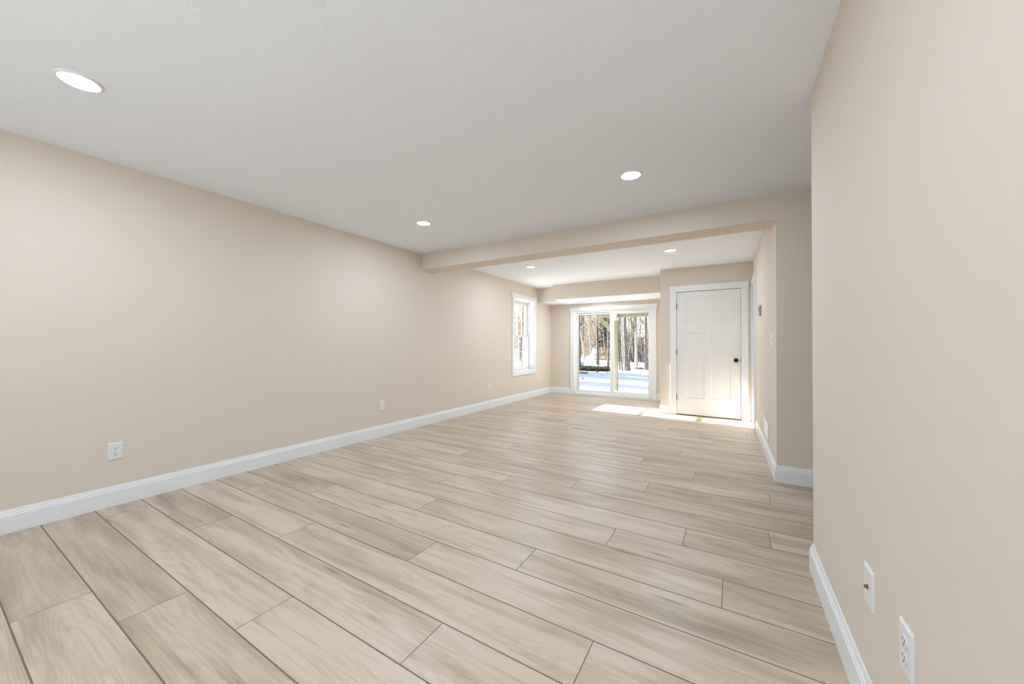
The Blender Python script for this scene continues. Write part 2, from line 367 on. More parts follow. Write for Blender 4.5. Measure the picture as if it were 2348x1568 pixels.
def panel_slab(name, x0, x1, z0, z1, yf, th, panels, parent, material):
    """door leaf facing -Y with sunk, bevelled panels"""
    m = MB(); xs = sorted({x0, x1, *[p[0] for p in panels], *[p[1] for p in panels]}); zs = sorted({z0, z1, *[p[2] for p in panels], *[p[3] for p in panels]})
    for i in range(len(xs)-1):
        for j in range(len(zs)-1):
            cx, cz = (xs[i]+xs[i+1])/2, (zs[j]+zs[j+1])/2
            if any(p[0] < cx < p[1] and p[2] < cz < p[3] for p in panels): continue
            m.poly([(xs[i], yf, zs[j]), (xs[i+1], yf, zs[j]), (xs[i+1], yf, zs[j+1]), (xs[i], yf, zs[j+1])], [(0, 1, 2, 3)])
    for a, b, c, d in panels:
        loops = []
        for ins, dep in ((0, 0), (0.004, 0.006), (0.010, 0.0075), (0.018, 0.0135)):
            loops.append([(a+ins, yf+dep, c+ins), (b-ins, yf+dep, c+ins), (b-ins, yf+dep, d-ins), (a+ins, yf+dep, d-ins)])
        pts = [q for lp in loops for q in lp]
        f = [(k*4+i, k*4+(i+1) % 4, (k+1)*4+(i+1) % 4, (k+1)*4+i) for k in range(3) for i in range(4)] + [(12, 13, 14, 15)]
        m.poly(pts, f)
    yb = yf+th
    m.poly([(x0,yf,z0),(x1,yf,z0),(x1,yf,z1),(x0,yf,z1),(x0,yb,z0),(x1,yb,z0),(x1,yb,z1),(x0,yb,z1)], [(4,7,6,5),(0,4,5,1),(1,5,6,2),(2,6,7,3),(3,7,4,0)])
    return m.build(name, material, parent)
panel_slab('door_leaf', -0.769, 0.139, 0.012, 2.031, YD+0.006, 0.036,
           [(-0.632, 0.008, 1.473, 1.938), (-0.636, -0.355, 0.280, 1.362), (-0.275, 0.008, 0.280, 1.362)], d1, DOORM)
for z in (1.80, 1.04, 0.283):
    m = MB(); m.lathe([(0.0065, -0.046), (0.0065, 0.046)], (-0.7715, YD-0.003, z), n=14)
    m.lathe([(0.0035, 0.046), (0.005, 0.050), (0.003, 0.054), (0.0, 0.055)], (-0.7715, YD-0.003, z), n=12)
    m.box(-0.777, -0.769, YD+0.002, YD+0.010, z-0.044, z+0.044)
    m.build('hinge', BRONZE, d1)
m = MB(); m.lathe([(0.033, 0.0), (0.033, -0.006), (0.029, -0.010), (0.013, -0.012), (0.011, -0.030), (0.018, -0.036), (0.027, -0.045), (0.029, -0.055), (0.024, -0.066), (0.012, -0.072), (0.0, -0.073)], (0.077, YD+0.006, 0.920), 'Y', 36)
m.build('door_knob', BRONZE, d1)
m = MB(); m.box(0.138, 0.145, YD-0.0015, YD+0.008, 0.885, 0.955); m.build('strike_plate', BRONZE, d1)

# side door at the far end of the right wall (door_3): only its near edge shows
d3 = struct(empty('door_3', (xw(6.4), 6.4, 0)), 'white trimmed side doorway seen edge-on beside the closet', 'door')
def wallbox(m, ya, yb, off0, off1, z0, z1, mi=0):       # box lying on the skewed right wall, offsets into the room
    m.prism([(xw(ya)-off1, ya), (xw(ya)-off0, ya), (xw(yb)-off0, yb), (xw(yb)-off1, yb)], z0, z1, mi)
m = MB(); wallbox(m, 6.02, DY0-0.006, 0, 0.025, 0, 2.05); wallbox(m, 6.008, YD-0.026, 0, 0.029, 2.05, 2.142); wallbox(m, 6.60, YD-0.001, 0, 0.025, 0, 2.05)
m.build('door_casing', TRIM, d3, 0.002)
m = MB(); wallbox(m, DY0, DY0+0.015, -0.13, 0.0, 0, DZ1); wallbox(m, DY0+0.015, 6.60, -0.13, 0.0, DZ1-0.015, DZ1); m.build('door_jamb', TRIM, d3)
m = MB(); wallbox(m, DY0+0.018, 6.64, -0.05, -0.012, 0.012, DZ1-0.018); m.build('door_leaf', DOORM, d3)

# ------------------------------------------------------------------ double-hung window (window_1)
w1 = struct(empty('window_1', (XL, (WY0+WY1)/2, WZ0)), 'white double-hung window with grilles in the left wall', 'window')
m = MB()
m.box(XL, XL+0.018, 6.322, WY0+0.004, 0.524, WZ1+0.0); m.box(XL, XL+0.018, WY1-0.004, 7.365, 0.524, WZ1)
m.box(XL, XL+0.023, 6.306, 7.381, WZ1-0.002, 2.207); m.box(XL, XL+0.017, WY0+0.004, WY1-0.004, 0.524, WZ0)
m.build('window_casing', TRIM, w1, 0.002)
XS = -3.90
m = MB()
m.box(XS, XL+0.002, WY0-0.001, WY0+0.012, WZ0, WZ1); m.box(XS, XL+0.002, WY1-0.012, WY1+0.001, WZ0, WZ1)
m.box(XS, XL+0.002, WY0+0.012, WY1-0.012, WZ1-0.012, WZ1+0.001); m.box(XS, XL+0.002, WY0+0.012, WY1-0.012, WZ0-0.001, WZ0+0.012)
m.build('jamb_liner', TRIM, w1)
def frame(m, x0, x1, a0, a1, z0, z1, wl, wr, wb, wt):    # rectangular frame in the YZ plane
    m.box(x0, x1, a0, a0+wl, z0, z1); m.box(x0, x1, a1-wr, a1, z0, z1); m.box(x0, x1, a0+wl, a1-wr, z0, z0+wb); m.box(x0, x1, a0+wl, a1-wr, z1-wt, z1)
m = MB(); frame(m, -4.02, XS+0.004, WY0+0.002, WY1-0.002, WZ0+0.002, WZ1-0.002, 0.018, 0.018, 0.028, 0.028); m.build('window_frame', VINYL, w1)
def sash(name, xc, z0, z1, wb, wt, sw):
    y0, y1 = WY0+0.018, WY1-0.018
    m = MB(); frame(m, xc-0.014, xc+0.014, y0, y1, z0, z1, sw, sw, wb, wt)
    s = m.build(name, VINYL, w1, 0.002)
    gy0, gy1, gz0, gz1 = y0+sw, y1-sw, z0+wb, z1-wt
    m = MB(); frame(m, xc+0.0142, xc+0.0152, gy0-0.004, gy1+0.004, gz0-0.004, gz1+0.004, 0.004, 0.004, 0.004, 0.004); m.build('glazing_gasket', GREYP, s)
    g = MB(); g.box(xc-0.003, xc+0.003, gy0, gy1, gz0, gz1); g.build('glass_pane', GLASS, s)
    g = MB()
    for k in (1, 2, 3):
        y = gy0+(gy1-gy0)*k/4; g.box(xc+0.0035, xc+0.011, y-0.010, y+0.010, gz0, gz1); g.box(xc-0.011, xc-0.0035, y-0.010, y+0.010, gz0, gz1)
    z = (gz0+gz1)/2; g.box(xc+0.0038, xc+0.0107, gy0, gy1, z-0.009, z+0.009); g.box(xc-0.0107, xc-0.0038, gy0, gy1, z-0.009, z+0.009)
    g.build('grille', VINYL, s)
    return s
sash('lower_sash', -3.918, 0.633, 1.362, 0.055, 0.030, 0.036)
us = sash('upper_sash', -3.952, 1.345, 2.094, 0.028, 0.072, 0.045)
m = MB(); m.box(-3.912, -3.892, 6.82, 6.87, 1.362, 1.372); m.build('sash_lock', VINYL, w1)

# ------------------------------------------------------------------ sliding glass door (door_2)
d2 = struct(empty('door_2', ((SX0+SX1)/2, YF, 0)), 'white two-panel sliding glass door to the snowy yard', 'door')
m = MB()
m.box(-3.268, SX0+0.004, YF-0.018, YF, 0, SZ1); m.box(SX1-0.004, -1.336, YF-0.018, YF, 0, SZ1); m.box(-3.281, -1.322, YF-0.023, YF, SZ1-0.002, 2.038)
m.build('door_casing', TRIM, d2, 0.002)
m = MB(); m.box(SX0-0.001, SX0+0.014, YF-0.001, YF+0.07, 0, SZ1); m.box(SX1-0.014, SX1+0.001, YF-0.001, YF+0.07, 0, SZ1); m.box(SX0+0.014, SX1-0.014, YF-0.001, YF+0.07, SZ1-0.014, SZ1+0.001)
m.build('jamb_liner', TRIM, d2)
Y1s = YF+0.055
m = MB(); m.box(SX0+0.002, SX0+0.034, Y1s, Y1s+0.11, 0, SZ1-0.002); m.box(SX1-0.034, SX1-0.002, Y1s, Y1s+0.11, 0, SZ1-0.002)
m.box(SX0+0.034, SX1-0.034, Y1s, Y1s+0.11, SZ1-0.05, SZ1-0.002); m.box(SX0+0.034, SX1-0.034, YF+0.0, Y1s+0.11, -0.002, 0.030); m.box(SX0+0.034, SX1-0.034, Y1s+0.050, Y1s+0.056, 0.030, 0.045)
m.build('door_frame', VINYL, d2)
def xframe(m, y0, y1, a0, a1, z0, z1, wl, wr, wb, wt):
    m.box(a0, a0+wl, y0, y1, z0, z1); m.box(a1-wr, a1, y0, y1, z0, z1); m.box(a0+wl, a1-wr, y0, y1, z0, z0+wb); m.box(a0+wl, a1-wr, y0, y1, z1-wt, z1)
def glass_panel(name, y, x0, x1, wl, wr, wb, wt):
    m = MB(); xframe(m, y-0.018, y+0.018, x0, x1, 0.032, SZ1-0.052, wl, wr, wb, wt); s = m.build(name, VINYL, d2, 0.003)
    z0, z1 = 0.032+wb, SZ1-0.052-wt
    m = MB(); xframe(m, y-0.019, y-0.010, x0+wl-0.001, x1-wr+0.001, z0-0.001, z1+0.001, 0.006, 0.006, 0.006, 0.006); m.build('glazing_gasket', GASKET if name == 'fixed_panel' else GREYP, s)
    m = MB(); m.box(x0+wl, x1-wr, y-0.004, y+0.004, z0, z1); m.build('glass_pane', GLASS, s)
    return s
glass_panel('fixed_panel', YF+0.137, SX0+0.036, -2.27, 0.040, 0.060, 0.055, 0.045)
sp = glass_panel('sliding_panel', YF+0.084, -2.345, SX1-0.036, 0.078, 0.050, 0.070, 0.050)
m = MB(); m.box(-2.320, -2.304, YF+0.052, YF+0.066, 0.93, 1.12); m.build('pull_handle', VINYL, sp)

m = MB(); m.box(XL-T, XH+0.12, YBACK-3.0, YBACK-0.121, 2.36, 2.50); struct(m.build('ceiling_added_porch', CEIL), 'unseen porch roof added behind the viewpoint to block sky light', 'porch')  # unseen roof added to cut sky light, leaving the upward light from the snow
# unseen wide window, added so snow light reaches the near ceiling (window_added)
d4 = struct(empty('window_added', ((GX0+GX1)/2, YBACK, GZ0)), 'wide three-pane window added unseen behind the viewpoint to light the room', 'window')
m = MB(); m.box(GX0-0.09, GX0+0.004, YBACK, YBACK+0.018, GZ0-0.08, GZ1); m.box(GX1-0.004, GX1+0.09, YBACK, YBACK+0.018, GZ0-0.08, GZ1); m.box(GX0-0.1, GX1+0.1, YBACK, YBACK+0.023, GZ1-0.002, GZ1+0.08)
m.box(GX0+0.004, GX1-0.004, YBACK, YBACK+0.018, GZ0-0.08, GZ0)
m.build('window_casing', TRIM, d4, 0.002)
for k in range(3):
    a, b = GX0+(GX1-GX0)*k/3, GX0+(GX1-GX0)*(k+1)/3
    m = MB(); xframe(m, YBACK-0.10, YBACK-0.05, a+0.001, b-0.001, GZ0+0.001, GZ1-0.002, 0.05, 0.05, 0.06, 0.05); s_ = m.build('sash', VINYL, d4, 0.003)
    m = MB(); m.box(a+0.051, b-0.051, YBACK-0.08, YBACK-0.072, GZ0+0.061, GZ1-0.052); m.build('glass_pane', GLASS, s_)

# ------------------------------------------------------------------ wall plates
class Plate:
    """local frame on a wall: u along the wall, w up, n into the room"""
    def __init__(s, o, u, n): s.o = V(o); s.u = V(u).normalized(); s.n = V(n).normalized()
    def box(s, m, u0, u1, z0, z1, n0, n1, mi=0):
        p = [s.o + s.u*u + V((0, 0, z)) + s.n*d for z in (z0, z1) for u, d in ((u0, n0), (u1, n0), (u1, n1), (u0, n1))]
        m.poly(p, [(0,3,2,1),(4,5,6,7),(0,1,5,4),(1,2,6,5),(2,3,7,6),(3,0,4,7)], mi)
    def disc(s, m, u, z, n0, n1, ru, rz, k=18, mi=0, r1=1.0):
        p = []
        for d, q in ((n0, 1.0), (n1, r1)):
            for i in range(k):
                a = 2*math.pi*i/k; p.append(s.o + s.u*(u+ru*q*math.cos(a)) + V((0, 0, z+rz*q*math.sin(a))) + s.n*d)
        f = [tuple(range(k)), tuple(range(k, 2*k))] + [(i, (i+1) % k, k+(i+1) % k, k+i) for i in range(k)]
        m.poly(p, f, mi)
def cover(P, hw, hh, parent):
    m = MB(); P.box(m, -hw, hw, -hh, hh, 0, 0.003); b = 0.004
    p0 = [P.o + P.u*u + V((0, 0, z)) + P.n*0.003 for u, z in ((-hw, -hh), (hw, -hh), (hw, hh), (-hw, hh))]
    p1 = [P.o + P.u*u + V((0, 0, z)) + P.n*0.0062 for u, z in ((-hw+b, -hh+b), (hw-b, -hh+b), (hw-b, hh-b), (-hw+b, hh-b))]
    m.poly(p0+p1, [(0, 1, 5, 4), (1, 2, 6, 5), (2, 3, 7, 6), (3, 0, 4, 7), (4, 5, 6, 7)])
    return m.build('cover_plate', PLASTIC, parent)
def outlet(loc, u, n, label):
    e = tag(empty('electrical_outlet', loc), label, 'outlet', 'white duplex outlets'); P = Plate(loc, u, n)
    cover(P, 0.0375, 0.0585, e)
    for z in (0.0195, -0.0195):
        m = MB(); P.disc(m, 0, z, 0.005, 0.0085, 0.0172, 0.0143, 20); r = m.build('receptacle_face', PLASTIC, e)
        m = MB(); P.box(m, -0.0078, -0.0052, z-0.001, z+0.0085, 0.0080, 0.0088); P.box(m, 0.0052, 0.0078, z-0.0002, z+0.0075, 0.0080, 0.0088)
        P.disc(m, 0, z-0.0075, 0.0080, 0.0088, 0.0034, 0.0030, 12); m.build('contact_slots', SLOT, r)
    m = MB(); P.disc(m, 0, 0, 0.006, 0.0076, 0.0032, 0.0032, 12); m.build('screw', PLASTIC, e)
    return e
LW = ((0, 1, 0), (1, 0, 0))
outlet((XL, 0.800, 0.385), *LW, 'white duplex outlet low on the left wall, nearest the viewer with clear dark slots')
outlet((XL, 3.129, 0.386), *LW, 'white duplex outlet low on the left wall, under the left end of the beam')
outlet((XL, 5.522, 0.395), *LW, 'small white outlet low on the left wall, just left of the window')
outlet((XL, 7.562, 0.401), *LW, 'small white outlet low in the corner right of the window')
outlet((XR, 1.231, 0.424), (0, 1, 0), (-1, 0, 0), 'white duplex outlet on the near right wall, cut by the bottom edge')
ru = V((xw(6)-xw(4), 2, 0))
outlet((xw(5.05), 5.05, 0.332), ru, (-1, 0, 0), 'white outlet seen edge-on beside the wall register, right wall')
# cable plate
e = tag(empty('cable_wall_plate', (XR, 1.503, 0.420)), 'white cable plate with brass coax connector on near right wall', 'wall plate'); P = Plate((XR, 1.503, 0.420), (0, 1, 0), (-1, 0, 0))
cover(P, 0.0395, 0.0585, e)
m = MB(); P.disc(m, 0, 0, 0.005, 0.008, 0.0075, 0.0075, 6); P.disc(m, 0, 0, 0.008, 0.0145, 0.0048, 0.0048, 16); m.build('coax_connector', BRASS, e)
for z in (0.041, -0.041):
    m = MB(); P.disc(m, 0, z, 0.006, 0.0074, 0.003, 0.003, 12); m.build('screw', PLASTIC, e)
# light switch
o_ = (xw(4.115), 4.115, 1.197)
e = tag(empty('light_switch', o_), 'white multi-gang light switch on right wall near the beam corner', 'switch'); P = Plate(o_, ru, (-1, 0, 0))
cover(P, 0.083, 0.060, e)
for u in (-0.046, 0.0, 0.046):
    m = MB(); P.box(m, u-0.0055, u+0.0055, -0.013, 0.013, 0.0055, 0.0075); P.box(m, u-0.0045, u+0.0045, -0.002, 0.009, 0.0075, 0.018); m.build('toggle', PLASTIC, e)
# thermostat
o_ = (xw(5.27), 5.27, 1.566)
e = tag(empty('thermostat', o_), 'small grey thermostat on the right wall near the closet', 'thermostat'); P = Plate(o_, ru, (-1, 0, 0))
m = MB(); P.box(m, -0.056, 0.056, -0.062, 0.062, 0, 0.006); m.build('base_plate', GREYP, e, 0.002)
m = MB(); P.box(m, -0.052, 0.052, -0.058, 0.058, 0.006, 0.026); m.build('housing', GREYP, e, 0.004)
m = MB(); P.box(m, -0.034, 0.034, -0.005, 0.036, 0.0258, 0.0268); m.build('screen', mat('lcd', (0.33, 0.36, 0.33), 0.25), e)
# wall register
o_ = (xw(4.66), 4.66, 0.276)
e = tag(empty('wall_register', o_), 'white louvred wall register low on the right wall', 'register'); P = Plate(o_, ru, (-1, 0, 0))
m = MB()
P.box(m, -0.225, 0.225, 0.062, 0.088, 0, 0.009); P.box(m, -0.225, 0.225, -0.088, -0.062, 0, 0.009); P.box(m, -0.225, -0.195, -0.062, 0.062, 0, 0.009); P.box(m, 0.195, 0.225, -0.062, 0.062, 0, 0.009)
m.build('frame', PLASTIC, e, 0.002)
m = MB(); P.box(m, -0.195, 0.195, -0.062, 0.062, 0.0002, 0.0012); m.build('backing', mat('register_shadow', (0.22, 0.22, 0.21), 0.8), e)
m = MB()
for k in range(11):
    z = -0.056+k*0.0112
    m.poly([P.o+P.u*u+V((0, 0, z+dz))+P.n*d for u in (-0.195, 0.195) for dz, d in ((0.003, 0.0015), (-0.003, 0.0075), (-0.0018, 0.008), (0.0042, 0.002))], [(0,1,5,4),(1,2,6,5),(2,3,7,6),(3,0,4,7),(0,3,2,1),(4,5,6,7)])
m.build('louvres', PLASTIC, e)

# ------------------------------------------------------------------ recessed lights and ceiling register
def downlight(x, y, z, label, r=0.066):
    e = tag(empty('recessed_light', (x, y, z)), label, 'ceiling light', 'recessed ceiling lights')
    m = MB(); m.lathe([(r+0.0165, 0.0), (r+0.016, -0.004), (r+0.011, -0.0065), (r+0.002, -0.0068), (r, -0.004), (r, 0.0)], (x, y, z), n=56, cap=False); m.build('trim_ring', RING, e)
    m = MB(); m.lathe([(0.0, -0.0035), (r*0.6, -0.0035), (r+0.0005, -0.0033), (r+0.0005, -0.0003)], (x, y, z), n=56, cap=False); m.build('lens', LENS, e)
    ld = bpy.data.lights.new('led', 'AREA'); ld.shape = 'DISK'; ld.size = 2*r-0.01; ld.energy = LAMP_W; ld.spread = math.radians(180); ld.color = LAMP_COL
    lo = bpy.data.objects.new('led', ld); COL.objects.link(lo); lo.parent = e; lo.location = (0, 0, -0.0045)
downlight(-2.747, 0.445, H, 'lit round recessed light in the ceiling corner upper left, nearest the viewer')
downlight(-0.645, 2.838, H, 'lit round recessed light in front of the beam, right of the room centre')
downlight(-2.787, 2.841, H, 'lit round recessed light in front of the beam, near the left wall')
downlight(-2.820, 5.326, H, 'lit round recessed light beyond the beam, left of its pair')
downlight(-0.695, 5.352, H, 'lit round recessed light beyond the beam, in front of the closet door')
downlight(-2.490, 7.700, SOF, 'lit round recessed light in the soffit over the sliding door', 0.062)
downlight(-0.645, 0.445, H, 'unseen recessed light added overhead, just outside the top of the view')  # unseen fixture added for brightness, following the spacing of the others
e = tag(empty('ceiling_register', (-2.89, 7.87, SOF)), 'small slotted air register in the soffit above the sliding door', 'register')
m = MB(); m.box(-3.02, -2.76, 7.81, 7.93, SOF-0.005, SOF); m.build('frame', PLASTIC, e, 0.0015)
m = MB(); m.box(-2.98, -2.80, 7.845, 7.865, SOF-0.0062, SOF-0.005); m.box(-2.98, -2.80, 7.88, 7.90, SOF-0.0062, SOF-0.005); m.build('slots', mat('register_slot', (0.30, 0.31, 0.31), 0.8), e)

#EXTERIOR
# ------------------------------------------------------------------ the yard beyond the glass
from mathutils import noise as mn
def sstep(a, b, x):
    t = max(0.0, min(1.0, (x-a)/(b-a))); return t*t*(3-2*t)
GZ = -0.13
def ground_z(x, y):
    z = GZ + 0.05*mn.noise(V((x*0.35, y*0.35, 0))) + 0.03*mn.noise(V((x*1.3, y*1.3, 5)))
    k = x/max(y, 1.0)
    rise = max(0.0, y-27.0)*0.30
    left = max(0.0, -x-17.0)*0.22*sstep(16, 22, y)
    return z + max(rise*(1-0.72*sstep(-0.29, -0.22, k)), left)
def grid(name, xs, ys, zf, material, keep):
    pts = [(x, y, zf(x, y)) for y in ys for x in xs]; nx = len(xs)
    f = [(j*nx+i, j*nx+i+1, (j+1)*nx+i+1, (j+1)*nx+i) for j in range(len(ys)-1) for i in range(nx-1) if keep((xs[i]+xs[i+1])/2, (ys[j]+ys[j+1])/2)]
    o = MB().poly(pts, f, 0, True).build(name, material)
    return o
def rng(a, b, n): return [a+(b-a)*i/n for i in range(n+1)]
def is_hill(x, y): return y > 27.4 + 1.2*mn.noise(V((x*0.3, y*0.3, 2)))
inside = lambda x, y: (XL-T) < x < 8 and YBACK-0.13 < y < YF+TB+0.05
gx = rng(-46, 14, 150); gy = rng(-26, YBACK-0.13, 30) + rng(YBACK-0.13, YF+TB+0.05, 26)[1:] + rng(YF+TB+0.05, 30, 80)[1:]
struct(grid('ground', gx, gy, ground_z, SNOW, lambda x, y: not inside(x, y) and not is_hill(x, y)), 'snow covered back yard', 'ground')
struct(grid('hillside', rng(-46, 14, 120), rng(26, 60, 70), lambda x, y: ground_z(x, y)-0.03, LITTER, lambda x, y: is_hill(x, y) or y > 28.5), 'brown wooded hillside behind the yard', 'ground')
m = MB(); m.box(XL-T+0.002, 8, YF+TB, YF+TB+0.10, -0.4, -0.05); struct(m.build('trim_1', ROCK), 'dark stone edge under the sliding door', 'edging')

# ---- the deck framing outside the door
dk = tag(empty('wooden_deck', (-2.85, 10.6, GZ)), 'olive brown treated timber deck post, beam and brace outside the glass door', 'deck')
m = MB(); m.box(-2.925, -2.785, 10.53, 10.67, -0.35, 1.955); m.build('post', TREATED, dk, 0.006)
m = MB(); m.box(-3.41, 3.2, 10.56, 10.64, 1.955, 2.225); m.build('beam', TREATED, dk, 0.004)
m = MB(); m.box(3.0, 3.14, 10.53, 10.67, -0.35, 1.955); m.build('post', TREATED, dk, 0.006)
m = MB(); m.poly([(x, y, z) for y in (10.57, 10.63) for x, z in ((-3.38, 1.955), (-3.22, 1.955), (-2.925, 1.63), (-2.925, 1.45))], [(0,1,2,3),(7,6,5,4),(0,1,5,4),(1,2,6,5),(2,3,7,6),(3,0,4,7)]); m.build('brace', TREATED, dk)
m = MB(); m.box(-2.932, -2.778, 10.522, 10.53, 1.86, 2.10); m.box(-2.935, -2.925, 10.522, 10.66, 1.86, 1.985); m.box(-2.785, -2.775, 10.522, 10.66, 1.86, 1.985)
for bx, bz in ((-2.90, 1.90), (-2.81, 1.90), (-2.90, 2.05), (-2.81, 2.05)): m.lathe([(0.009, 0), (0.009, -0.012)], (bx, 10.522, bz), 'Y', 8)
m.build('post_bracket', GALV, dk)
for k in range(13):
    x = -3.36+0.406*k; m = MB(); m.box(x, x+0.038, YF+TB+0.02, 10.95, 2.225, 2.41); m.build('joist', TREATED, dk)
m = MB()
for k in range(18): m.box(-3.45, 3.3, YF+TB+0.02+0.143*k, YF+TB+0.02+0.143*k+0.137, 2.41, 2.436)
m.build('decking', TREATED, dk)

# ---- bare trees, one by one
def tree(x, y, r, h, top, material, label, group=None, seed=0, bends=None, nb=9, low=2.2, name='bare_tree'):
    R = random.Random(seed); z0 = ground_z(x, y)-0.1
    e = tag(empty(name, (x, y, z0+0.1)), label, 'tree', group)
    n = 12; pts, rad = [], []
    for i in range(n+1):
        t = i/n; wob = 0.05*h*0.12
        px = x+(top[0]-x)*t + wob*mn.noise(V((seed*3.1, t*4, 0))); py = y+(top[1]-y)*t + wob*mn.noise(V((seed*5.3, t*4, 9)))
        if bends:
            for bt, bx in bends: px += bx*math.exp(-((t-bt)/0.10)**2)
        pts.append((px, py, z0+h*t)); rad.append(r*(1.0-0.82*t)*(1.0+0.45*math.exp(-t*h/0.22)))
    MB().tube(pts, rad, 9).build('trunk', material, e)
    b = MB()
    for k in range(nb):
        t = min(0.97, (low/h) + (0.97-low/h)*(k+R.random()*0.6)/nb); i = int(t*n); f = t*n-i
        p = V(pts[i]).lerp(V(pts[min(i+1, n)]), f); a = R.uniform(0, 6.283); L = h*(0.13+0.22*(1-t))*R.uniform(0.7, 1.3); rr = r*(1-0.82*t)*0.45
        d = V((math.cos(a), math.sin(a), R.uniform(0.35, 1.1))).normalized(); q = [p]
        for s in range(4): d = (d+V((R.uniform(-.25, .25), R.uniform(-.25, .25), R.uniform(-.05, .25)))).normalized(); q.append(q[-1]+d*L/4)
        b.tube(q, [rr*(1-0.22*s) for s in range(5)], 5)
        for s in range(1, 5):
            for _ in range(2):
                a2 = R.uniform(0, 6.283); d2 = (d+V((math.cos(a2), math.sin(a2), R.uniform(-.1, .7)))).normalized(); l2 = L*R.uniform(.15, .4)
                mid = q[s]+d2*l2*0.5+V((0, 0, 0.04*l2)); b.tube([q[s], mid, q[s]+d2*l2], [rr*0.42, rr*0.3, rr*0.12], 4)
    b.build('branches', material, e)
    return e
def K(k, y): return k*y
tree(K(-.3715, 18.6), 18.6, .075, 8.5, (K(-.3735, 18.6), 18.6), DARKBARK, 'dark trunk at the left edge of the left glass pane', seed=1)
tree(K(-.3560, 24.5), 24.5, .060, 9.0, (K(-.3900, 24.5), 24.0), PALEBARK, 'pale slender tree leaning left near the left pane edge', seed=2)
tree(K(-.3330, 27.0), 27.0, .055, 9.0, (K(-.3640, 27.0), 27.0), PALEBARK, 'pale thin tree leaning left above the snowy shrub', seed=3)
tree(K(-.3165, 23.4), 23.4, .085, 11.0, (K(-.3330, 23.4), 23.6), DARKBARK, 'dark trunk in the middle of the left pane', seed=4)
tree(K(-.3135, 23.5), 23.5, .050, 10.0, (K(-.3260, 23.5), 23.3), PALEBARK, 'pale trunk close beside the dark middle trunk, left pane', seed=5)
tree(K(-.2875, 20.6), 20.6, .060, 9.0, (K(-.2990, 20.6), 20.8), BARK, 'brown trunk at the right of the left pane behind the brush', seed=6)
tree(K(-.2930, 24.5), 24.5, .040, 7.0, (K(-.3210, 24.5), 24.5), BARK, 'thin brown sapling leaning left beside the brush row', seed=7)
tree(K(-.2390, 19.0), 19.0, .105, 10.5, (K(-.2600, 19.0), 19.2), BARK, 'thickest grey trunk, right of the deck post', seed=8, low=2.8)
tree(K(-.2290, 19.4), 19.4, .055, 7.5, (K(-.2150, 19.4), 19.6), BARK, 'crooked double-bent slim tree right of the thickest trunk', seed=9, bends=[(.10, -.10), (.34, .16)])
tree(K(-.1868, 20.5), 20.5, .085, 10.0, (K(-.1990, 20.5), 20.4), BARK, 'straight brown trunk near the right edge of the right pane', seed=10)
tree(K(-.1810, 21.5), 21.5, .050, 9.0, (K(-.1830, 21.5), 21.5), PALEBARK, 'pale slim trunk at the far right pane edge', seed=11)
tree(K(-.2560, 19.2), 19.2, .032, 5.5, (K(-.2690, 19.2), 19.0), DARKBARK, 'thin dark sapling just right of the deck post', seed=12, nb=6, low=1.6)
tree(K(-.2490, 18.6), 18.6, .028, 5.0, (K(-.2720, 18.6), 18.6), DARKBARK, 'thin dark sapling leaning left toward the deck post', seed=13, nb=6, low=1.6)
tree(K(-.2495, 25.0), 25.0, .055, 9.0, (K(-.2540, 25.0), 25.0), PALEBARK, 'pale trunk between the saplings and the thickest trunk', seed=14)
tree(K(-.2130, 23.5), 23.5, .095, 8.5, (K(-.2170, 23.5), 23.4), PALEBARK, 'broad pale tan trunk left of the far shed', seed=15)
R = random.Random(31); gl = 'thin bare tree far back on the wooded hillside'
for i in range(34):
    y = R.uniform(27.5, 44); k = R.uniform(-.42, -.15); x = k*y
    tree(x, y, R.uniform(.03, .075), R.uniform(7, 11), (x+R.uniform(-.8, .8), y), R.choice([BARK, PALEBARK, DARKBARK, BARK]), gl, 'trees on the hillside', seed=700+i, nb=8, low=1.0)
wl = ['pale slim tree at the near side of the left window', 'pale tree seen through the middle of the left window', 'tree nearest the left window, toward its far edge', 'slim tree behind the left window grille', 'second slim tree behind the left window grille', 'bushy bare tree low in the left window']
for i, (k, y) in enumerate([(-.592, 15.5), (-.575, 20), (-.560, 14.2), (-.548, 18.5), (-.585, 23), (-.567, 26)]):
    tree(k*y, y, [.055, .06, .045, .04, .05, .05][i], 8+i*.4, (k*y-.4+.2*i, y), [PALEBARK, PALEBARK, BARK, PALEBARK, PALEBARK, BARK][i], wl[i], seed=200+i, nb=9, low=1.2)
R = random.Random(77)
for i in range(9):
    y = R.uniform(13, 30); x = R.uniform(-30, -19) if i < 6 else R.uniform(-17, -13.5)
    if y < 13.5+.075*abs(x): y += 4
    tree(x, y, R.uniform(.08, .15), R.uniform(8, 12), (x+R.uniform(-.5, .5), y), BARK, 'bare tree at the far left of the yard, out past the window', 'trees left of the yard', seed=300+i, nb=10, low=2)

